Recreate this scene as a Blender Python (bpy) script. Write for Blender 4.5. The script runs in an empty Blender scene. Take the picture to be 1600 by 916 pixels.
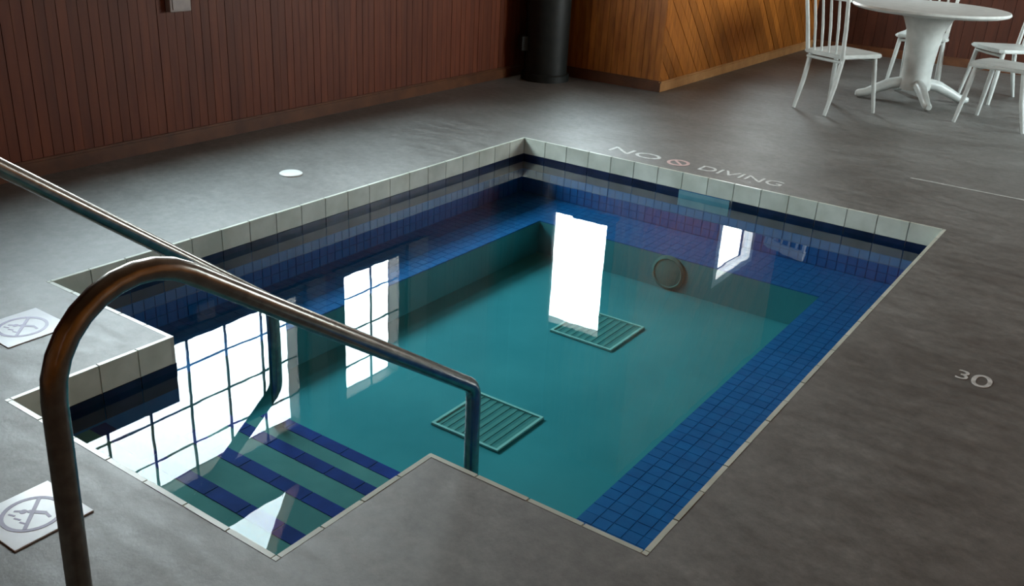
import bpy, bmesh, math, random
from mathutils import Vector, Matrix
random.seed(7)
scene = bpy.context.scene
COL = scene.collection

# ------------------------------------------------------------------ camera
CAM_POS = Vector((3.3529, -1.8013, 1.5))
YAW, PITCH, ROLL, FPX = math.radians(33.8456), math.radians(23.1978), math.radians(3.158), 1484.5
def camera_axes():
    sy, cy, sp, cp = math.sin(YAW), math.cos(YAW), math.sin(PITCH), math.cos(PITCH)
    f = Vector((-sy*cp, cy*cp, -sp)); r = Vector((cy, sy, 0)); u = r.cross(f)
    return math.cos(ROLL)*r + math.sin(ROLL)*u, -math.sin(ROLL)*r + math.cos(ROLL)*u, f
r_, u_, f_ = camera_axes()
cam = bpy.data.objects.new('camera', bpy.data.cameras.new('camera'))
cam.data.sensor_width = 36.0; cam.data.lens = FPX/1600*36
cam.data.clip_start = 0.02; cam.data.clip_end = 200
cam.matrix_world = Matrix(((r_.x, u_.x, -f_.x, CAM_POS.x), (r_.y, u_.y, -f_.y, CAM_POS.y), (r_.z, u_.z, -f_.z, CAM_POS.z), (0, 0, 0, 1)))
COL.objects.link(cam); scene.camera = cam

# ------------------------------------------------------------------ daylight
SKY = 33.0
w = bpy.data.worlds.new('daylight'); scene.world = w; w.use_nodes = True
nt = w.node_tree; bg = nt.nodes['Background']
tc = nt.nodes.new('ShaderNodeTexCoord'); sx = nt.nodes.new('ShaderNodeSeparateXYZ'); rp = nt.nodes.new('ShaderNodeValToRGB')
nt.links.new(tc.outputs['Generated'], sx.inputs[0]); nt.links.new(sx.outputs['Z'], rp.inputs[0]); nt.links.new(rp.outputs[0], bg.inputs[0])
rp.color_ramp.elements[0].position = 0.0; rp.color_ramp.elements[0].color = (1.0, .99, .96, 1)
rp.color_ramp.elements[1].position = 0.9; rp.color_ramp.elements[1].color = (.72, .90, 1.0, 1)
bg.inputs[1].default_value = SKY
scene.view_settings.view_transform = 'Standard'; scene.view_settings.look = 'None'
scene.view_settings.exposure = -0.18; scene.view_settings.gamma = 1.0; scene.view_settings.use_curve_mapping = False
try:
    scene.cycles.max_bounces = 10; scene.cycles.transparent_max_bounces = 16
    scene.cycles.diffuse_bounces = 5
except Exception: pass

# ------------------------------------------------------------------ dimensions (metres)
W, L, X1, X2, E_ = 2.582, 3.246, 0.742, 1.895, 0.576
WL, WC, WS, WF, WR, WB = -1.326, 5.356, -0.107, 9.141, 4.8, -4.0
ZC = 3.5
ZW = -0.1275            # water surface
ZLIP = -0.10            # underside of the pale lip tiles
ZBENCH, BW, ZFLOOR = -0.3525, 0.43, -0.555

# ------------------------------------------------------------------ material helpers
def new_mat(name):
    m = bpy.data.materials.new(name); m.use_nodes = True
    return m, m.node_tree, m.node_tree.nodes['Principled BSDF']
def setin(b, **k):
    for n, v in k.items():
        n = n.replace('_', ' ')
        if n in b.inputs: b.inputs[n].default_value = v
def noise_mat(name, c1, c2, scale=8, rough=.5, spec=.5, metal=0, detail=6, lo=.35, hi=.65, bump=0, bscale=60, stretch=(1, 1, 1), rand=0, rough2=None):
    m, t, b = new_mat(name); N = t.nodes; K = t.links
    g = N.new('ShaderNodeNewGeometry'); mp = N.new('ShaderNodeMapping'); mp.inputs['Scale'].default_value = stretch
    K.new(g.outputs['Position'], mp.inputs[0])
    n = N.new('ShaderNodeTexNoise'); n.inputs['Scale'].default_value = scale; n.inputs['Detail'].default_value = detail
    K.new(mp.outputs[0], n.inputs['Vector'])
    r = N.new('ShaderNodeValToRGB'); r.color_ramp.elements[0].position = lo; r.color_ramp.elements[1].position = hi
    r.color_ramp.elements[0].color = (*c1, 1); r.color_ramp.elements[1].color = (*c2, 1)
    K.new(n.outputs[0], r.inputs[0]); out = r.outputs[0]
    if rand:
        oi = N.new('ShaderNodeObjectInfo'); mr = N.new('ShaderNodeMapRange'); mr.inputs[3].default_value = 1-rand; mr.inputs[4].default_value = 1+rand
        K.new(oi.outputs['Random'], mr.inputs[0])
        mx = N.new('ShaderNodeVectorMath'); mx.operation = 'SCALE'; K.new(out, mx.inputs[0]); K.new(mr.outputs[0], mx.inputs['Scale']); out = mx.outputs[0]
    K.new(out, b.inputs['Base Color'])
    setin(b, Roughness=rough, Metallic=metal, Specular_IOR_Level=spec)
    if rough2 is not None:
        mr2 = N.new('ShaderNodeMapRange'); mr2.inputs[3].default_value = rough; mr2.inputs[4].default_value = rough2
        K.new(n.outputs[0], mr2.inputs[0]); K.new(mr2.outputs[0], b.inputs['Roughness'])
    if bump:
        n2 = N.new('ShaderNodeTexNoise'); n2.inputs['Scale'].default_value = bscale; n2.inputs['Detail'].default_value = 4
        K.new(mp.outputs[0], n2.inputs['Vector'])
        bp = N.new('ShaderNodeBump'); bp.inputs['Strength'].default_value = bump; bp.inputs['Distance'].default_value = .01
        K.new(n2.outputs[0], bp.inputs['Height']); K.new(bp.outputs[0], b.inputs['Normal'])
    return m
def clear_mat(name, tint, rough=0.0, f0=.02, wave=0.0, wscale=3.0):
    m = bpy.data.materials.new(name); m.use_nodes = True; t = m.node_tree; N = t.nodes; K = t.links
    N.remove(N['Principled BSDF'])
    lw = N.new('ShaderNodeLayerWeight'); lw.inputs['Blend'].default_value = .5
    pw = N.new('ShaderNodeMath'); pw.operation = 'POWER'; pw.inputs[1].default_value = 5
    ma = N.new('ShaderNodeMath'); ma.operation = 'MULTIPLY_ADD'; ma.inputs[1].default_value = 1-f0; ma.inputs[2].default_value = f0
    tr = N.new('ShaderNodeBsdfTransparent'); tr.inputs[0].default_value = (*tint, 1)
    gl = N.new('ShaderNodeBsdfGlossy'); gl.inputs['Roughness'].default_value = rough; gl.inputs[0].default_value = (1, 1, 1, 1)
    mx = N.new('ShaderNodeMixShader')
    K.new(lw.outputs['Facing'], pw.inputs[0]); K.new(pw.outputs[0], ma.inputs[0]); K.new(ma.outputs[0], mx.inputs[0])
    K.new(tr.outputs[0], mx.inputs[1]); K.new(gl.outputs[0], mx.inputs[2]); K.new(mx.outputs[0], N['Material Output'].inputs[0])
    if wave:
        g = N.new('ShaderNodeNewGeometry'); n = N.new('ShaderNodeTexNoise'); n.inputs['Scale'].default_value = wscale; n.inputs['Detail'].default_value = 2
        K.new(g.outputs['Position'], n.inputs['Vector'])
        bp = N.new('ShaderNodeBump'); bp.inputs['Strength'].default_value = wave; bp.inputs['Distance'].default_value = .01
        K.new(n.outputs[0], bp.inputs['Height']); K.new(bp.outputs[0], gl.inputs['Normal'])
    return m

M = {}
M['wood_red'] = noise_mat('dark red stained wood', (.10, .024, .010), (.15, .040, .015), 9, .5, .3, stretch=(3, 3, .35), rand=.14, lo=.3, hi=.7)
M['wood_red_shaded'] = noise_mat('shaded red stained wood', (.045, .014, .008), (.075, .022, .011), 9, .5, .3, stretch=(3, 3, .35), rand=.14, lo=.3, hi=.7)  # copy of the red wood, with the far wall's shade put into its colour
M['wood_gold'] = noise_mat('golden brown stained wood', (.25, .078, .012), (.45, .16, .025), 9, .38, .4, stretch=(3, 3, .5), rand=.22, lo=.3, hi=.7)
M['wood_trim'] = noise_mat('brown wood trim', (.075, .028, .012), (.13, .05, .02), 8, .4, .4)
M['wood_trim_light'] = noise_mat('light wood trim', (.38, .19, .07), (.5, .27, .11), 8, .4, .4)
M['wood_back'] = noise_mat('dark wall backing', (.035, .014, .009), (.05, .02, .013), 5, .8, .2)
M['ceiling'] = noise_mat('brown ceiling boards', (.10, .055, .03), (.15, .08, .045), 4, .6, .3, stretch=(1, .3, 1))
M['frame_brown'] = noise_mat('brown window frame paint', (.05, .042, .035), (.07, .06, .05), 10, .45)
M['trimgrey'] = noise_mat('grey brown casing paint', (.20, .17, .14), (.27, .23, .19), 10, .5)
M['frame_white'] = noise_mat('white window frame paint', (.7, .72, .74), (.8, .82, .84), 10, .4)
M['glass'] = clear_mat('window glass', (.95, .98, .98), f0=.04)
M['water'] = clear_mat('pool water', (.72, .93, .95), f0=.021, wave=.035, wscale=4.0)
M['lip'] = noise_mat('pale glazed lip tile', (.44, .47, .40), (.58, .61, .54), 7, .3, .5, rand=.08)
M['grout'] = noise_mat('pale grout', (.42, .44, .40), (.55, .56, .52), 30, .8, .2)
M['navy'] = noise_mat('navy glazed tile', (.004, .009, .03), (.008, .018, .055), 12, .3, .3, rand=.2)
M['navyblue'] = noise_mat('dark blue step edge tile', (.007, .024, .17), (.010, .035, .23), 12, .7, .08, rand=.12)
M['blue'] = noise_mat('blue glazed tile', (.009, .105, .30), (.012, .13, .35), 14, .7, .08, rand=.06)
M['bluegrout'] = noise_mat('blue grout', (.008, .095, .255), (.010, .115, .29), 20, .8, .08)
M['plaster'] = noise_mat('teal pool plaster', (.034, .215, .24), (.05, .255, .28), 2.2, .8, .08, detail=8)
M['tread'] = noise_mat('grey green step plaster', (.09, .22, .215), (.125, .275, .26), 5, .8, .08)
M['steel'] = noise_mat('brushed stainless steel', (.24, .23, .21), (.34, .33, .30), 40, .26, .5, metal=1)
M['black'] = noise_mat('black painted steel', (.006, .009, .009), (.012, .016, .015), 12, .5, .35)
M['whitepaint'] = noise_mat('white furniture paint', (.46, .49, .47), (.56, .59, .57), 12, .35, .5)
M['whiteplastic'] = noise_mat('white plastic', (.72, .73, .70), (.82, .83, .80), 10, .35)
M['signwhite'] = noise_mat('white sign tile glaze', (.70, .72, .78), (.80, .82, .88), 9, .22)
M['signpurple'] = noise_mat('faded purple sign print', (.20, .17, .30), (.28, .24, .40), 20, .4)
M['signpink'] = noise_mat('faded pink sign print', (.48, .30, .28), (.56, .38, .36), 20, .5)
M['deckpaint'] = noise_mat('worn white deck paint', (.40, .40, .38), (.62, .62, .60), 40, .6, lo=.3, hi=.6)
M['greyplastic'] = noise_mat('grey metal box', (.30, .26, .25), (.38, .33, .31), 14, .45)
M['grate'] = noise_mat('pale drain frame', (.26, .46, .42), (.32, .52, .47), 20, .7, .1)
M['skim'] = noise_mat('blue grey skimmer plate', (.10, .22, .27), (.13, .27, .32), 12, .5, .2)
M['grate_dark'] = noise_mat('drain slot', (.04, .165, .16), (.05, .185, .18), 20, .7, .1)
M['grate_bar'] = noise_mat('green grey drain bar', (.075, .22, .20), (.09, .245, .225), 20, .7, .1)
M['joint'] = noise_mat('pale joint filler', (.34, .34, .32), (.5, .5, .47), 25, .7)
def concrete():
    m, t, b = new_mat('worn grey concrete'); N = t.nodes; K = t.links
    g = N.new('ShaderNodeNewGeometry')
    def nz(scale, detail, st=(1, 1, 1), rough=.6):
        mp = N.new('ShaderNodeMapping'); mp.inputs['Scale'].default_value = st; mp.inputs['Rotation'].default_value = (0, 0, .5)
        K.new(g.outputs['Position'], mp.inputs[0])
        n = N.new('ShaderNodeTexNoise'); n.inputs['Scale'].default_value = scale; n.inputs['Detail'].default_value = detail; n.inputs['Roughness'].default_value = rough
        K.new(mp.outputs[0], n.inputs['Vector']); return n
    big = nz(1.3, 5); fine = nz(22, 8, rough=.75); streak = nz(5, 6, (1, 3.2, 1))
    r1 = N.new('ShaderNodeValToRGB'); e = r1.color_ramp.elements
    e[0].position = .3; e[0].color = (.088, .082, .073, 1); e[1].position = .7; e[1].color = (.16, .156, .145, 1)
    K.new(big.outputs[0], r1.inputs[0])
    def mult(a, n, lo, hi):
        mr = N.new('ShaderNodeMapRange'); mr.inputs[1].default_value = .3; mr.inputs[2].default_value = .7; mr.inputs[3].default_value = lo; mr.inputs[4].default_value = hi
        K.new(n.outputs[0], mr.inputs[0]); v = N.new('ShaderNodeVectorMath'); v.operation = 'SCALE'
        K.new(a, v.inputs[0]); K.new(mr.outputs[0], v.inputs['Scale']); return v.outputs[0]
    mid = nz(4, 7, (1, 1.6, 1), .7); o = mult(r1.outputs[0], fine, .68, 1.32); o = mult(o, streak, .8, 1.2); o = mult(o, mid, .87, 1.13)
    K.new(o, b.inputs['Base Color'])
    mr = N.new('ShaderNodeMapRange'); mr.inputs[1].default_value = .3; mr.inputs[2].default_value = .7; mr.inputs[3].default_value = .42; mr.inputs[4].default_value = .58
    K.new(streak.outputs[0], mr.inputs[0]); K.new(mr.outputs[0], b.inputs['Roughness'])
    setin(b, Specular_IOR_Level=.7)
    bp = N.new('ShaderNodeBump'); bp.inputs['Strength'].default_value = .25; bp.inputs['Distance'].default_value = .006
    K.new(fine.outputs[0], bp.inputs['Height']); K.new(bp.outputs[0], b.inputs['Normal'])
    return m
M['concrete'] = concrete()

# ------------------------------------------------------------------ mesh helpers
def add_box(bm, x0, x1, y0, y1, z0, z1, bevel=0):
    vs = [bm.verts.new((x, y, z)) for z in (z0, z1) for x, y in ((x0, y0), (x1, y0), (x1, y1), (x0, y1))]
    fs = [(3, 2, 1, 0), (4, 5, 6, 7), (0, 1, 5, 4), (1, 2, 6, 5), (2, 3, 7, 6), (3, 0, 4, 7)]
    fs = [bm.faces.new([vs[i] for i in f]) for f in fs]
    if bevel:
        es = list({e for f in fs for e in f.edges})
        bmesh.ops.bevel(bm, geom=es, offset=bevel, segments=2, affect='EDGES', profile=.5)
def add_prism(bm, pts, d):
    """pts: planar polygon of Vectors; d: extrusion Vector"""
    a = [bm.verts.new(p) for p in pts]; b = [bm.verts.new(Vector(p)+Vector(d)) for p in pts]
    n = len(a); bm.faces.new(a); bm.faces.new(b[::-1])
    for i in range(n): bm.faces.new((a[i], b[i], b[(i+1) % n], a[(i+1) % n]))
def add_tube(bm, path, rad, seg=16, cap=True):
    path = [Vector(p) for p in path]; n = len(path)
    if not isinstance(rad, (list, tuple)): rad = [rad]*n
    t0 = (path[1]-path[0]).normalized(); up = Vector((0, 0, 1)) if abs(t0.z) < .9 else Vector((1, 0, 0))
    nrm = t0.cross(up).normalized(); rings = []
    for i, p in enumerate(path):
        t = (path[min(i+1, n-1)]-path[max(i-1, 0)]).normalized()
        nrm = (nrm - t*nrm.dot(t)).normalized(); bn = t.cross(nrm)
        rings.append([bm.verts.new(p+(nrm*math.cos(a)+bn*math.sin(a))*rad[i]) for a in (2*math.pi*k/seg for k in range(seg))])
    for a, b in zip(rings, rings[1:]):
        for k in range(seg): bm.faces.new((a[k], a[(k+1) % seg], b[(k+1) % seg], b[k]))
    if cap: bm.faces.new(rings[0][::-1]); bm.faces.new(rings[-1])
def add_lathe(bm, prof, seg=32, c=(0, 0, 0)):
    rings = [[bm.verts.new((c[0]+r*math.cos(2*math.pi*k/seg), c[1]+r*math.sin(2*math.pi*k/seg), c[2]+z)) for k in range(seg)] for r, z in prof]
    for a, b in zip(rings, rings[1:]):
        for k in range(seg): bm.faces.new((a[k], a[(k+1) % seg], b[(k+1) % seg], b[k]))
    bm.faces.new(rings[0][::-1]); bm.faces.new(rings[-1])
def mesh_from(bm, name, mat, smooth=False):
    bmesh.ops.recalc_face_normals(bm, faces=bm.faces[:])
    me = bpy.data.meshes.new(name); bm.to_mesh(me); bm.free(); me.materials.append(mat)
    if smooth:
        for p in me.polygons: p.use_smooth = True
        try: me.set_sharp_from_angle(angle=math.radians(40))
        except Exception: pass
    return me
def obj(name, me, parent=None, loc=None, scale=None, rotz=None):
    o = bpy.data.objects.new(name, me); COL.objects.link(o)
    if parent: o.parent = parent
    if loc is not None: o.location = loc
    if scale is not None: o.scale = scale
    if rotz is not None: o.rotation_euler = (0, 0, rotz)
    return o
def bobj(name, bm, mat, parent=None, smooth=False, **k): return obj(name, mesh_from(bm, name, mat, smooth), parent, **k)
def box_obj(name, mat, parent, x0, x1, y0, y1, z0, z1, bevel=0):
    bm = bmesh.new(); add_box(bm, x0, x1, y0, y1, z0, z1, bevel); return bobj(name, bm, mat, parent)
def empty(name, loc=(0, 0, 0), rotz=0):
    o = bpy.data.objects.new(name, None); COL.objects.link(o); o.location = loc; o.rotation_euler = (0, 0, rotz); o.empty_display_size = .1
    return o
def tag(o, label, cat, group=None):
    o['label'] = label; o['category'] = cat
    if group: o['group'] = group
    return o
def struct(o, label=None, cat=None):
    o['kind'] = 'structure'
    if label: o['label'] = label
    if cat: o['category'] = cat
    return o
_unit = {}
def unit_box(mat):
    """shared 1x1x1 box; boards and tiles scale it"""
    if mat not in _unit:
        bm = bmesh.new(); add_box(bm, -.5, .5, -.5, .5, -.5, .5); _unit[mat] = mesh_from(bm, 'piece', M[mat])
    return _unit[mat]
def piece(name, mat, parent, x0, x1, y0, y1, z0, z1):
    return obj(name, unit_box(mat), parent, ((x0+x1)/2, (y0+y1)/2, (z0+z1)/2), (x1-x0, y1-y0, z1-z0))
def dup(root, loc, rotz):
    r = root.copy(); COL.objects.link(r); r.location = loc; r.rotation_euler = (0, 0, rotz)
    for ch in list(root.children):
        c = ch.copy(); COL.objects.link(c); c.parent = r
        for g in ch.children:
            d = g.copy(); COL.objects.link(d); d.parent = c
    return r

# ------------------------------------------------------------------ floor (deck round the pool)
LIP = .016
bm = bmesh.new()
xs = [WL, WS, 0-LIP, X1-LIP, X2+LIP, W+LIP, WR]; ys = [WB, -E_-LIP, 0-LIP, L+LIP, WC, WF]
for i in range(len(xs)-1):
    for j in range(len(ys)-1):
        cx, cy = (xs[i]+xs[i+1])/2, (ys[j]+ys[j+1])/2
        if 0 < cx < W and 0 < cy < L: continue
        if X1 < cx < X2 and -E_ < cy < 0: continue
        if cx < WS and cy > WC: continue
        add_box(bm, xs[i], xs[i+1], ys[j], ys[j+1], -.14, 0)
# the two inner corners beside the step recess carry the lip on the other side
bmesh.ops.remove_doubles(bm, verts=bm.verts[:], dist=1e-5)
floor = struct(bobj('floor', bm, M['concrete']), 'worn grey concrete deck around the sunken pool', 'floor')

# ------------------------------------------------------------------ walls, boards, windows
TH = .14
def wall_frame(axis, at, side):
    """axis 'x': wall lies in plane X=at, runs along Y; side = +1 room on + side. returns mapper (u,z,depth)->xyz; depth>0 into the room"""
    if axis == 'x': return lambda u, z, d: Vector((at+side*d, u, z))
    return lambda u, z, d: Vector((u, at+side*d, z))
def mbox(bm, mp, u0, u1, z0, z1, d0, d1):
    a = mp(u0, z0, d0); b = mp(u1, z1, d1)
    add_box(bm, min(a.x, b.x), max(a.x, b.x), min(a.y, b.y), max(a.y, b.y), min(a.z, b.z), max(a.z, b.z))
def mpiece(name, mat, parent, mp, u0, u1, z0, z1, d0, d1):
    a = mp(u0, z0, d0); b = mp(u1, z1, d1)
    return piece(name, mat, parent, min(a.x, b.x), max(a.x, b.x), min(a.y, b.y), max(a.y, b.y), min(a.z, b.z), max(a.z, b.z))
def build_wall(name, axis, at, side, u0, u1, holes, label):
    mp = wall_frame(axis, at, side)
    us = sorted({u0, u1, *[h[0] for h in holes], *[h[1] for h in holes]}); zs = sorted({-.75, ZC, *[h[2] for h in holes], *[h[3] for h in holes]})
    bm = bmesh.new()
    for a, b in zip(us, us[1:]):
        for c, d in zip(zs, zs[1:]):
            if any(h[0] <= (a+b)/2 <= h[1] and h[2] <= (c+d)/2 <= h[3] for h in holes): continue
            mbox(bm, mp, a, b, c, d, -TH, -.018)
    return struct(bobj(name, bm, M['wood_back']), label, 'wall'), mp
def boards(wall, mp, mat, u0, u1, holes, wd=.058, gap=.003, z0=0.0, name='wall_board'):
    n = max(1, round((u1-u0)/wd)); wd = (u1-u0)/n
    for i in range(n):
        a, b = u0+i*wd, u0+(i+1)*wd
        segs = [(z0, ZC)]
        for h in holes:
            if h[1] <= a+.01 or h[0] >= b-.01: continue
            new = []
            for s in segs:
                if h[2] > s[0]: new.append((s[0], min(s[1], h[2])))
                if h[3] < s[1]: new.append((max(s[0], h[3]), s[1]))
            segs = new
        for s in segs:
            mpiece(name, mat, wall, mp, a+gap/2, b-gap/2, s[0], s[1], -.018, random.uniform(-.0015, .0015))
def window(num, axis, at, side, h, cols, rowlines, frame, label, fw=.03, sill=True):
    mp = wall_frame(axis, at, side); u0, u1, z0, z1 = h
    root = empty('window_%d' % num, mp((u0+u1)/2, z0, 0)); struct(root, label, 'window')
    inv = Matrix.Translation(-root.location)
    def P(name, mat, *a):
        o = mpiece(name, mat, root, mp, *a); o.location = inv @ o.location; return o
    P('frame', frame, u0-.055, u0+fw, z0-.055, z1+.055, -.10, .006); P('frame', frame, u1-fw, u1+.055, z0-.055, z1+.055, -.10, .006)
    P('frame', frame, u0+fw, u1-fw, z0-.055, z0+fw*.6, -.10, .006); P('frame', frame, u0+fw, u1-fw, z1-fw*.6, z1+.055, -.10, .006)
    if sill: P('window_sill', frame, u0-.08, u1+.08, z0-.075, z0-.055, -.06, .03)
    a0, a1, b0, b1 = u0+fw, u1-fw, z0+fw*.6, z1-fw*.6
    us = [a0+(a1-a0)*i/cols for i in range(cols+1)]; zs = [b0]+[z for z in rowlines]+[b1]
    for u in us[1:-1]: P('muntin', frame, u-.007, u+.007, b0, b1, -.022, -.010)
    for z in zs[1:-1]: P('muntin', frame, a0, a1, z-.005, z+.005, -.021, -.011)
    for i in range(cols):
        for j in range(len(zs)-1): P('pane', 'glass', us[i], us[i+1], zs[j], zs[j+1], -.018, -.014)
    # portal only guides sampling of the sky through the opening, it emits nothing
    ld = bpy.data.lights.new('daylight_portal', 'AREA'); ld.shape = 'RECTANGLE'; ld.size = u1-u0; ld.size_y = z1-z0
    try: ld.cycles.is_portal = True
    except Exception: pass
    lo = bpy.data.objects.new('daylight_portal', ld); COL.objects.link(lo)
    n = mp(0, 0, 1)-mp(0, 0, 0)
    lo.matrix_world = Matrix.Translation(mp((u0+u1)/2, (z0+z1)/2, -TH-.01)) @ (n*-1).to_track_quat('Z', 'Y').to_matrix().to_4x4()
    return root

hl = [(.28, 2.46, .97, 2.04), (2.885, 3.56, .97, 2.04), (1.5, 2.42, 2.52, 3.25)]
wall_left, mpl = build_wall('wall_left', 'x', WL, 1, WB, WC, hl, 'dark red stained board wall along the long side of the pool')
boards(wall_left, mpl, 'wood_red', WB, WC, hl)
rows = [1.18, 1.47, 1.76]
window(1, 'x', WL, 1, hl[0], 7, rows, 'frame_brown', 'wide multi pane window in the dark red board wall')
window(2, 'x', WL, 1, hl[1], 2, rows, 'frame_brown', 'narrow multi pane window in the dark red board wall')
win3 = window(3, 'x', WL, 1, hl[2], 1, [], 'frame_brown', 'slant sided clerestory window high in the board wall', sill=False)
# slanted cheek that follows the roof and makes the high window a trapezoid
bm = bmesh.new()
add_prism(bm, [mpl(2.42, 2.50, -.10), mpl(2.42, 3.27, -.10), mpl(1.98, 3.27, -.10)], mpl(0, 0, .11)-mpl(0, 0, 0))
o = bobj('slanted_cheek', bm, M['wood_red'], win3); o.location = -win3.location
for k, (a, b) in enumerate(((2.52, 2.70), (3.62, 3.86))):
    bm = bmesh.new(); mbox(bm, mpl, a, b, .9, 2.15, .002, .03); mbox(bm, mpl, a+.02, b-.02, .9, 2.15, .03, .036)
    struct(bobj('trim_%d' % (k+1), bm, M['trimgrey']), ['grey brown post casing beside the wide window', 'grey brown post casing beside the narrow window'][k], 'trim')
hc = [(-1.1, -.43, .98, 2.12)]
wall_center, mpc = build_wall('wall_center', 'y', WC, -1, WL, WS-.02, hc, 'short brown board wall behind the black column')
boards(wall_center, mpc, 'wood_gold', WL+.001, WS, hc)
window(4, 'y', WC, -1, hc[0], 1, [], 'frame_brown', 'single pane window in the short board wall behind the column')
hs = [(7.2, 8.2, 1.05, 2.02)]
wall_side, mps = build_wall('wall_side', 'x', WS, 1, WC+.02, WF, hs, 'golden brown wall of diagonal boards beside the table set')
window(5, 'x', WS, 1, hs[0], 1, [], 'frame_white', 'white framed window in the diagonal board wall')
# diagonal boards, clipped to the wall rectangle and round the window
def clip(poly, keep):
    out = []
    for i, p in enumerate(poly):
        q = poly[(i+1) % len(poly)]; dp, dq = keep(p), keep(q)
        if dp >= 0: out.append(p)
        if (dp >= 0) != (dq >= 0):
            t = dp/(dp-dq); out.append((p[0]+(q[0]-p[0])*t, p[1]+(q[1]-p[1])*t))
    return out
def diagonal_boards(wall, mp, mat, u0, u1, h, wd):
    st = wd*math.sqrt(2); regs = [(u0, u1, 0, h[2]), (u0, h[0], h[2], h[3]), (h[1], u1, h[2], h[3]), (u0, u1, h[3], ZC)]
    k = u0-.01
    while k < u1+ZC:
        g = .006
        for a, b, c, d in regs:
            poly = [(k+g-c, c), (k+st-c, c), (k+st-d, d), (k+g-d, d)]      # line u + z = k
            for f in (lambda p: p[0]-a, lambda p: b-p[0]): poly = clip(poly, f) if poly else poly
            if len(poly) >= 3:
                bm = bmesh.new()
                dd = random.uniform(-.002, .002)
                add_prism(bm, [mp(u, z, -.018) for u, z in poly], mp(0, 0, .018+dd)-mp(0, 0, 0))
                bobj('diagonal_board', bm, M[mat], wall)
        k += st
diagonal_boards(wall_side, mps, 'wood_gold', WC+.003, WF, hs[0], .095)
wall_far, mpf = build_wall('wall_far', 'y', WF, -1, WS-TH, WR, [], 'shade darkened red brown board wall behind the white table set')
boards(wall_far, mpf, 'wood_red_shaded', WS, WR, [], .11)
hr = [(5.2, 7.6, 1.0, 2.2)]
wall_right, mpr = build_wall('wall_right', 'x', WR, -1, WB, WF, hr, 'brown board wall opposite the dark red wall')
boards(wall_right, mpr, 'wood_gold', WB, WF, hr, .12)
window(6, 'x', WR, -1, hr[0], 4, [1.6], 'frame_white', 'large daylight window lighting the table set')
wall_rear, mpb = build_wall('wall_rear', 'y', WB, 1, WL, WR, [], 'brown board wall behind the viewer')
boards(wall_rear, mpb, 'wood_gold', WL, WR, [], .12)
ceil = struct(box_obj('ceiling', M['ceiling'], None, WL-TH, WR+TH, WB-TH, WF+TH, ZC, ZC+.1), 'brown boarded ceiling over the pool room', 'ceiling')
def baseboard(name, mp, u0, u1, mat, h, label):
    bm = bmesh.new(); mbox(bm, mp, u0, u1, 0, h, .002, .02); mbox(bm, mp, u0, u1, h, h+.012, .002, .012)
    return struct(bobj(name, bm, M[mat]), label, 'baseboard')
baseboard('baseboard_left', mpl, WB+.03, WC-.03, 'wood_trim', .075, 'brown wood baseboard along the dark red wall')
baseboard('baseboard_center', mpc, WL+.03, WS+.018, 'wood_trim', .075, 'brown wood baseboard along the short board wall')
baseboard('baseboard_side', mps, WC-.018, WF-.03, 'wood_trim_light', .07, 'light wood baseboard along the diagonal board wall')
baseboard('baseboard_far', mpf, WS+.03, WR-.03, 'wood_trim', .075, 'brown wood baseboard behind the table set')

# ------------------------------------------------------------------ pool basin
pool = tag(empty('pool_basin', (0, 0, ZFLOOR)), 'sunken spa pool with blue tiled benches, teal floor and recessed entry steps', 'pool')
def up(o): o.location = Vector(o.location)-Vector((0, 0, ZFLOOR)); return o
def pbox(name, mat, x0, x1, y0, y1, z0, z1): return up(box_obj(name, M[mat], pool, x0, x1, y0, y1, z0, z1))
pbox('basin_floor', 'plaster', -.2, W+.2, -.2, L+.2, ZFLOOR-.1, ZFLOOR)
wt = .09
# walls of blue tile below the lip
for nm, a in (('far', (-wt, W+wt, L, L+wt)), ('left', (-wt, 0, 0, L)), ('right', (W, W+wt, 0, L)), ('near', (X2, W+wt, -wt, 0)), ('near', (-wt, X1, -wt, 0)),
              ('step', (X1-wt, X1, -E_, -wt)), ('step', (X2, X2+wt, -E_, -wt)), ('step', (X1-wt, X2+wt, -E_-wt, -E_))):
    pbox('basin_wall', 'bluegrout', a[0], a[1], a[2], a[3], ZFLOOR, -.145)
# benches on three sides
benchA = pbox('bench', 'plaster', BW, W-BW, L-BW, L, ZFLOOR, ZBENCH-.008)
benchB = pbox('bench', 'plaster', 0, BW, 0, L, ZFLOOR, ZBENCH-.008)
benchC = pbox('bench', 'plaster', W-BW, W, 0, L, ZFLOOR, ZBENCH-.008)
TS = BW/8
def tile_spots(x0, x1, y0, y1):
    nx, ny = round((x1-x0)/TS), round((y1-y0)/TS); dx, dy = (x1-x0)/nx, (y1-y0)/ny
    return [(x0+i*dx, x0+(i+1)*dx, y0+j*dy, y0+(j+1)*dy) for j in range(ny) for i in range(nx)]
def bed(bench, a):
    o = box_obj('tile_bed', M['bluegrout'], bench, *a, ZBENCH-.008, ZBENCH-.004); return o
def stuff_tiles(bench, spots, name='bench_tile_field'):
    bm = bmesh.new()
    for s in spots: add_box(bm, s[0]+.0015, s[1]-.0015, s[2]+.0015, s[3]-.0015, ZBENCH-.004, ZBENCH-.0025+random.uniform(-.0005, .0005))
    o = bobj(name, bm, M['blue'], bench); o['kind'] = 'stuff'; return o
bed(benchA, (BW, W-BW, L-BW, L)); bed(benchB, (0, BW, 0, L)); bed(benchC, (W-BW, W, 0, L))
sp = tile_spots(W-BW, W, 0, L)
for s in sp[:296]:
    piece('bench_tile', 'blue', benchC, s[0]+.0015, s[1]-.0015, s[2]+.0015, s[3]-.0015, ZBENCH-.004, ZBENCH-.0025+random.uniform(-.0005, .0005))
stuff_tiles(benchC, sp[296:]); stuff_tiles(benchA, tile_spots(BW, W-BW, L-BW, L)); stuff_tiles(benchB, tile_spots(0, BW, 0, L))
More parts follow.
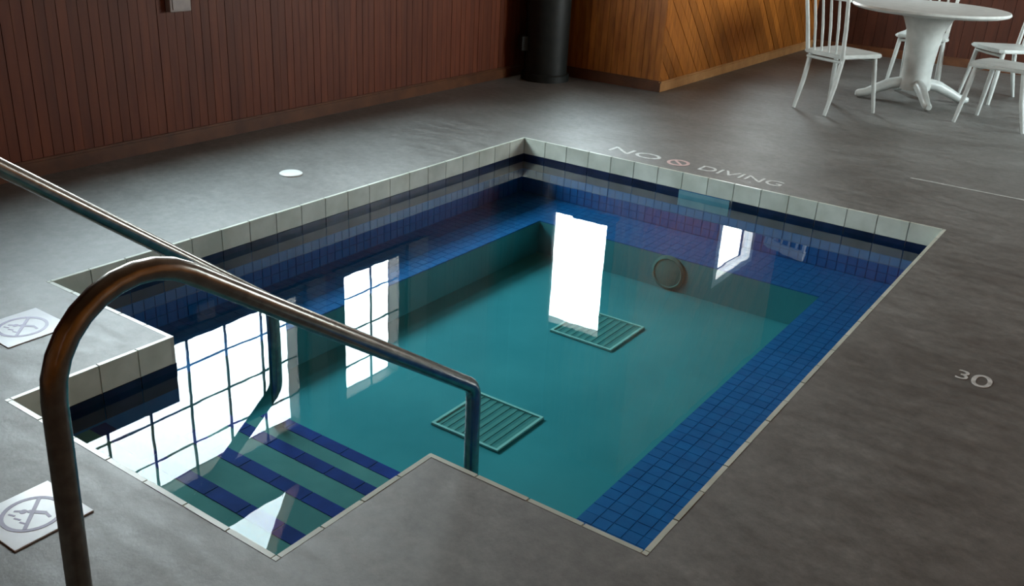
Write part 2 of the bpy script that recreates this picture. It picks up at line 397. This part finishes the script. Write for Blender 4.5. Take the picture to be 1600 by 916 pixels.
# small blue wall tiles between the waterline row and the benches
bm = bmesh.new()
def wall_tiles(p0, p1, nrm):
    p0, p1, nrm = Vector(p0), Vector(p1), Vector(nrm); n = round((p1-p0).length/TS); d = (p1-p0)/n; zz0, zz1 = ZBENCH, -.20; nr = 3; dz = (zz1-zz0)/nr
    for i in range(n):
        for j in range(nr):
            a = p0+d*i+d.normalized()*.0025; b = p0+d*(i+1)-d.normalized()*.0025
            z0, z1 = zz0+j*dz+.0025, zz0+(j+1)*dz-.0025
            add_prism(bm, [Vector((a.x, a.y, z0)), Vector((b.x, b.y, z0)), Vector((b.x, b.y, z1)), Vector((a.x, a.y, z1))], nrm*.004)
wall_tiles((0, L, 0), (W, L, 0), (0, -1, 0)); wall_tiles((0, 0, 0), (0, L, 0), (1, 0, 0)); wall_tiles((W, 0, 0), (W, L, 0), (-1, 0, 0))
o = up(bobj('wall_tile_field', bm, M['blue'], pool)); o['kind'] = 'stuff'
# rim pieces: grout bed, pale lip tiles, navy waterline tiles, along every edge of the outline
SK0, SK1 = 1.12, 1.44
edges = [((0, L), (W, L), (0, -1)), ((0, 0), (0, L), (1, 0)), ((W, 0), (W, L), (-1, 0)), ((X2, 0), (W, 0), (0, 1)), ((0, 0), (X1, 0), (0, 1)),
         ((X1, -E_), (X1, 0), (1, 0)), ((X2, -E_), (X2, 0), (-1, 0)), ((X1, -E_), (X2, -E_), (0, 1))]
for k, (p, q, n) in enumerate(edges):
    p, q, n = Vector(p), Vector(q), Vector(n); d = (q-p); ln = d.length; d.normalize(); cnt = max(1, round(ln/.163)); stp = ln/cnt
    def slab(name, mat, s0, s1, o0, o1, z0, z1):
        a = p+d*s0+n*o0; b = p+d*s1+n*o1
        return up(piece(name, mat, pool, min(a.x, b.x), max(a.x, b.x), min(a.y, b.y), max(a.y, b.y), z0, z1))
    ext0 = ext1 = 0
    slab('grout_bed', 'grout', 0, ln, -LIP+.0005, -.004, -.145, -.0015)
    for i in range(cnt):
        slab('lip_tile', 'lip', i*stp+.0025, (i+1)*stp-.0025, -LIP+.0005, 0, ZLIP, random.uniform(.0005, .0015))
        if k == 0 and i*stp < SK1-.02 and (i+1)*stp > SK0+.02: continue
        slab('waterline_tile', 'navy', i*stp+.002, (i+1)*stp-.002, -.004, .002, -.20, ZLIP-.002)
for x0, y0 in ((-LIP, L), (W, L), (W, -LIP), (-LIP, -LIP), (X1-LIP, -E_-LIP), (X2, -E_-LIP)):
    up(piece('lip_corner_tile', 'lip', pool, x0+.0005, x0+LIP-.0005, y0+.0005, y0+LIP-.0005, ZLIP, .001))
# skimmer mouth in the far wall
sk = up(piece('skimmer_mouth', 'bluegrout', pool, SK0, SK1, L-.004, L+.001, -.20, ZLIP-.002))
fr = up(box_obj('skimmer_plate', M['skim'], pool, SK0, SK1, L-.006, L-.003, -.195, ZLIP-.004)); 
# steps in the recess
steps = [(-.21, -E_, -.297), (-.30, -.297, -.053), (-.39, -.053, .186), (-.48, .186, .405)]
for z, y0, y1 in steps:
    s = pbox('step', 'tread', X1, X2, y0, y1, ZFLOOR, z)
    for i in range(8):
        wdt = (X2-X1)/8
        piece('nosing_tile', 'navyblue', s, X1+i*wdt+.002, X1+(i+1)*wdt-.002, y1-.052, y1+.003, z-.03, z+.002)
# main drains in the floor
for cx, cy, sz in ((1.39, 1.0, .335), (1.285, 2.08, .35)):
    g = up(box_obj('floor_drain', M['grate_dark'], pool, cx-sz/2, cx+sz/2, cy-sz/2, cy+sz/2, ZFLOOR, ZFLOOR+.004))
    h = sz/2; f = .012
    for a in ((cx-h, cx-h+f, cy-h, cy+h), (cx+h-f, cx+h, cy-h, cy+h), (cx-h+f, cx+h-f, cy-h, cy-h+f), (cx-h+f, cx+h-f, cy+h-f, cy+h)):
        piece('drain_frame', 'grate', g, *a, ZFLOOR+.003, ZFLOOR+.012)
    for i in range(9):
        x = cx-h+f+.012+i*(sz-2*f-.024)/8
        piece('drain_bar', 'grate_bar', g, x-.009, x+.009, cy-h+f, cy+h-f, ZFLOOR+.003, ZFLOOR+.006)
# underwater lamp on the far bench riser (switched off)
bm = bmesh.new(); add_lathe(bm, [(.10, 0), (.10, .012), (.085, .02), (.08, .014), (.05, .02), (.001, .024)], 32)
lamp = up(bobj('underwater_lamp', bm, M['grate_dark'], pool, True)); lamp.location = (1.308, L-BW, -.452-ZFLOOR); lamp.rotation_euler = (math.pi/2, 0, 0)

# water
bm = bmesh.new()
pts = [(0, 0), (X1, 0), (X1, -E_), (X2, -E_), (X2, 0), (W, 0), (W, L), (0, L)]
bm.faces.new([bm.verts.new((x, y, ZW)) for x, y in pts])
bmesh.ops.triangulate(bm, faces=bm.faces[:])
wat = bobj('water', bm, M['water']); wat['kind'] = 'stuff'; tag(wat, 'clear still water filling the tiled pool', 'water')

# ------------------------------------------------------------------ hand rails
def fillet(pts, rs, n=10):
    out = [Vector(pts[0])]
    for i in range(1, len(pts)-1):
        p = Vector(pts[i]); a = (Vector(pts[i-1])-p); b = (Vector(pts[i+1])-p); la, lb = a.length, b.length; a.normalize(); b.normalize()
        r = rs[i-1]; ang = a.angle(b); t = min(r/math.tan(ang/2), la*.95, lb*.95); r = t*math.tan(ang/2)
        c = p+(a+b).normalized()*(r/math.sin(ang/2)); s = p+a*t; e = p+b*t
        v0, v1 = s-c, e-c; th = v0.angle(v1); ax = v0.cross(v1).normalized()
        for k in range(n+1): out.append(c+Matrix.Rotation(th*k/n, 3, ax) @ v0)
    out.append(Vector(pts[-1])); return out
def rail(x, pts, rs, label):
    base = pts[0]
    root = tag(empty('hand_rail', (x, base[0], 0)), label, 'handrail', 'pool entry hand rails')
    o = root.location
    path = fillet([Vector((x, y, z))-o for y, z in pts], rs)
    bm = bmesh.new(); add_tube(bm, path, .024, 24); bobj('rail_tube', bm, M['steel'], root, True)
    bm = bmesh.new(); add_lathe(bm, [(.055, .0), (.055, .006), (.045, .014), (.027, .018), (.0245, .018)], 32); bobj('base_flange', bm, M['steel'], root, True)
    return root
rail(1.82, [(-1.02, .002), (-1.0, .955), (.30, .064), (.305, -.479)], [.20, .075], 'steel hand rail with a tall bent post in front of the no diving tile')
rail(.855, [(-1.09, .002), (-1.07, 1.137), (.345, .054), (.352, -.4755)], [.20, .07], 'steel hand rail whose lower end enters the water before the wide window reflection')

# ------------------------------------------------------------------ things on the deck
def text_mesh(body, size, mat, name):
    cu = bpy.data.curves.new(name, 'FONT'); cu.body = body; cu.size = size; cu.align_x = 'CENTER'; cu.align_y = 'CENTER'; cu.extrude = .0008
    t = bpy.data.objects.new(name, cu); COL.objects.link(t); bpy.context.view_layer.update()
    me = bpy.data.meshes.new_from_object(t.evaluated_get(bpy.context.evaluated_depsgraph_get())); bpy.data.objects.remove(t)
    me.materials.clear(); me.materials.append(mat); return me
def ring(bm, r0, r1, z0, z1, seg=40, a0=0, a1=2*math.pi):
    for k in range(seg):
        a, b = a0+(a1-a0)*k/seg, a0+(a1-a0)*(k+1)/seg
        add_prism(bm, [Vector((r*math.cos(t), r*math.sin(t), z0)) for r, t in ((r0, a), (r1, a), (r1, b), (r0, b))], (0, 0, z1-z0))
def bar(bm, p, q, wd, z0, z1):
    p, q = Vector((*p, z0)), Vector((*q, z0)); n = (q-p).normalized().cross(Vector((0, 0, 1)))*wd/2
    add_prism(bm, [p-n, q-n, q+n, p+n], (0, 0, z1-z0))
def no_diving(loc, size, rot, label, mat_print='signpurple'):
    root = tag(empty('no_diving_sign', loc, rot), label, 'sign')
    h = size/2; bm = bmesh.new(); add_box(bm, -h, h, -h, h, 0, .004, .0012); bobj('sign_tile', bm, M['signwhite'], root)
    r = size*.36; bm = bmesh.new(); ring(bm, r*.86, r, .0035, .0048); bobj('sign_ring', bm, M[mat_print], root)
    bm = bmesh.new(); bar(bm, (-r*.62, r*.62), (r*.62, -r*.62), r*.13, .0036, .0052); bobj('sign_slash', bm, M[mat_print], root)
    bm = bmesh.new()                                                   # diving figure: head, body, arms, legs
    add_lathe(bm, [(r*.12, .0036), (r*.12, .0047)], 16, (-r*.32, -r*.12, 0))
    bar(bm, (-r*.2, 0), (r*.3, r*.32), r*.16, .0036, .0047); bar(bm, (-r*.18, r*.02), (-r*.58, -r*.3), r*.09, .0036, .0046); bar(bm, (r*.3, r*.32), (r*.62, r*.28), r*.1, .0036, .0046)
    for k in range(3): bar(bm, (-r*.55+k*r*.34, -r*.5), (-r*.3+k*r*.34, -r*.42), r*.07, .0036, .0046)
    bobj('diver_figure', bm, M[mat_print], root)
    return root
no_diving((1.312, -.845, 0), .205, 0, 'white square deck tile with purple crossed out diver, half behind tall rail post')
no_diving((.30, -.29, 0), .23, 0, 'white deck tile with a crossed out diver symbol on the deck tongue beside the steps')
root = tag(empty('deck_lettering', (1.08, 3.43, 0)), 'worn white painted warning lettering on the deck along the far pool edge', 'lettering')
obj('painted_word', text_mesh('NO', .17, M['deckpaint'], 'painted_word'), root, (-.37, 0, .0006), (1.35, 1, 1))
obj('painted_word', text_mesh('DIVING', .15, M['deckpaint'], 'painted_word'), root, (.33, 0, .0006), (1.05, 1, 1))
bm = bmesh.new(); ring(bm, .05, .07, 0, .0014); bar(bm, (-.04, .04), (.04, -.04), .016, 0, .0016); o = bobj('painted_symbol', bm, M['signpink'], root); o.location = (-.07, 0, .0004)
root = tag(empty('depth_marker', (3.05, 1.565, 0)), 'small white painted depth figures on the bare dark deck beside the pool', 'lettering')
obj('depth_figure', text_mesh('3', .11, M['deckpaint'], 'depth_figure'), root, (-.035, .004, .0006))
obj('depth_figure', text_mesh('0', .15, M['deckpaint'], 'depth_figure'), root, (.028, -.006, .0006))
bm = bmesh.new(); add_lathe(bm, [(.062, 0), (.062, .006), (.056, .010), (.03, .011), (.001, .0115)], 32)
lid = tag(bobj('access_lid', bm, M['whiteplastic'], None, True), 'small round white plastic lid set in the deck before the dark red wall', 'lid'); lid.location = (-.44, 1.64, 0)
bm = bmesh.new(); add_box(bm, 2.2, WR-.05, 4.158, 4.172, 0, .002); tag(bobj('expansion_joint', bm, M['joint']), 'pale thin joint strip crossing the deck towards the table set', 'joint')
# electrical box on the left wall
root = tag(empty('electrical_box', (WL+.004, 1.645, .76)), 'small grey electrical box on the dark red wall under the window', 'electrical box')
bm = bmesh.new(); add_box(bm, 0, .045, -.07, .07, 0, .115, .006); bobj('box_body', bm, M['greyplastic'], root)
bm = bmesh.new(); add_box(bm, .044, .05, -.055, .055, .012, .103, .002); bobj('cover_plate', bm, M['greyplastic'], root)
# black column in the corner
root = tag(empty('round_column', (-1.05, 5.08, 0)), 'thick round black column standing in the corner of the board walls', 'column')
bm = bmesh.new(); add_lathe(bm, [(.185, 0), (.185, ZC-.001)], 40); bobj('column_shaft', bm, M['black'], root, True)
bm = bmesh.new(); add_lathe(bm, [(.205, 0), (.205, .05), (.195, .06), (.186, .06)], 40); bobj('base_collar', bm, M['black'], root, True)
bm = bmesh.new(); add_box(bm, -.05, .05, -.03, .03, -.06, .06, .006); o = bobj('outlet_box', bm, M['black'], root); o.location = (-.13, -.165, .30); o.rotation_euler = (0, 0, -.6)

# ------------------------------------------------------------------ table and chairs
TX, TY = 1.56, 6.76
t = tag(empty('round_table', (TX, TY, 0)), 'round white pedestal table standing among four white chairs', 'table')
bm = bmesh.new(); add_lathe(bm, [(.45, .718), (.57, .728), (.602, .738), (.61, .75), (.602, .765), (.55, .768), (.001, .768)], 56); bobj('tabletop', bm, M['whitepaint'], t, True)
bm = bmesh.new(); add_lathe(bm, [(.13, .10), (.135, .14), (.12, .19), (.118, .30), (.13, .45), (.15, .58), (.19, .67), (.26, .72)], 40); bobj('pedestal', bm, M['whitepaint'], t, True)
for k in range(4):
    a = math.radians(-60+90*k); d = Vector((math.cos(a), math.sin(a), 0))
    bm = bmesh.new(); add_tube(bm, [d*.08+Vector((0, 0, .15)), d*.2+Vector((0, 0, .13)), d*.3+Vector((0, 0, .085)), d*.38+Vector((0, 0, .045)), d*.44+Vector((0, 0, .034)), d*.465+Vector((0, 0, .034))], [.05, .046, .04, .035, .033, .02], 14)
    bobj('foot', bm, M['whitepaint'], t, True)
def make_chair():
    c = empty('dining_chair')            # faces local +Y
    bm = bmesh.new()
    prof = [(-.19, -.2), (-.2, 0), (-.225, .19), (-.2, .225), (-.1, .235), (.1, .235), (.2, .225), (.225, .19), (.2, 0), (.19, -.2), (.1, -.215), (-.1, -.215)]
    add_prism(bm, [Vector((x, y, .425)) for x, y in prof], (0, 0, .03))
    bmesh.ops.bevel(bm, geom=[e for e in bm.edges if abs(e.verts[0].co.z-e.verts[1].co.z) < 1e-4], offset=.008, segments=2, affect='EDGES')
    bobj('seat', bm, M['whitepaint'], c, True)
    for sx in (-1, 1):
        bm = bmesh.new(); add_tube(bm, [(sx*.18, .17, .43), (sx*.2, .195, .22), (sx*.222, .225, 0)], [.019, .018, .014], 12); bobj('leg', bm, M['whitepaint'], c, True)
        bm = bmesh.new(); add_tube(bm, [(sx*.155, -.165, .43), (sx*.155, -.2, .22), (sx*.155, -.26, 0)], [.019, .018, .014], 12); bobj('leg', bm, M['whitepaint'], c, True)
        bm = bmesh.new(); add_tube(bm, [(sx*.17, -.19, .44), (sx*.185, -.225, .65), (sx*.2, -.28, .9)], [.017, .016, .014], 12); bobj('back_post', bm, M['whitepaint'], c, True)
    for k in range(4):
        x = -.105+.07*k; bm = bmesh.new(); add_tube(bm, [(x, -.19, .445), (x*1.06, -.222, .65), (x*1.12, -.27, .865)], [.009, .011, .009], 10); bobj('spindle', bm, M['whitepaint'], c, True)
    bm = bmesh.new()
    add_prism(bm, [Vector((x, -.262-.02*(1-(x/.21)**2), .845)) for x in (-.21, -.14, -.07, 0, .07, .14, .21)]+[Vector((x, -.242-.02*(1-(x/.21)**2), .845)) for x in (.21, .14, .07, 0, -.07, -.14, -.21)], (0, -.02, .075))
    bobj('top_rail', bm, M['whitepaint'], c, True)
    bm = bmesh.new(); add_tube(bm, [(-.168, -.185, .4), (0, -.195, .4), (.168, -.185, .4)], .012, 10); bobj('seat_rail', bm, M['whitepaint'], c, True)
    bm = bmesh.new(); add_tube(bm, [(-.185, .178, .4), (0, .19, .4), (.185, .178, .4)], .012, 10); bobj('seat_rail', bm, M['whitepaint'], c, True)
    return c
def face(dx, dy): return math.atan2(dy, dx)-math.pi/2
ch = make_chair()
spots = [((1.18, 5.83), (.21, .49), 'white spindle back chair beside the diagonal board wall, its back turned to the pool'),
         ((2.30, 6.30), (-.98, .19), 'white chair at the pool side of the table, facing the diagonal board wall'),
         ((2.12, 7.42), (-.7, -.65), 'white chair between the far wall and the chair facing the diagonal boards'),
         ((1.38, 7.62), (.1, -.9), 'white spindle back chair directly behind the table pedestal, backing onto the dark far wall')]
for i, (p, d, lab) in enumerate(spots):
    loc = (p[0], p[1], 0); rz = face(*d)
    if i == 0: c = ch; c.location = loc; c.rotation_euler = (0, 0, rz)
    else: c = dup(ch, loc, rz)
    tag(c, lab, 'chair', 'white chairs around the table')
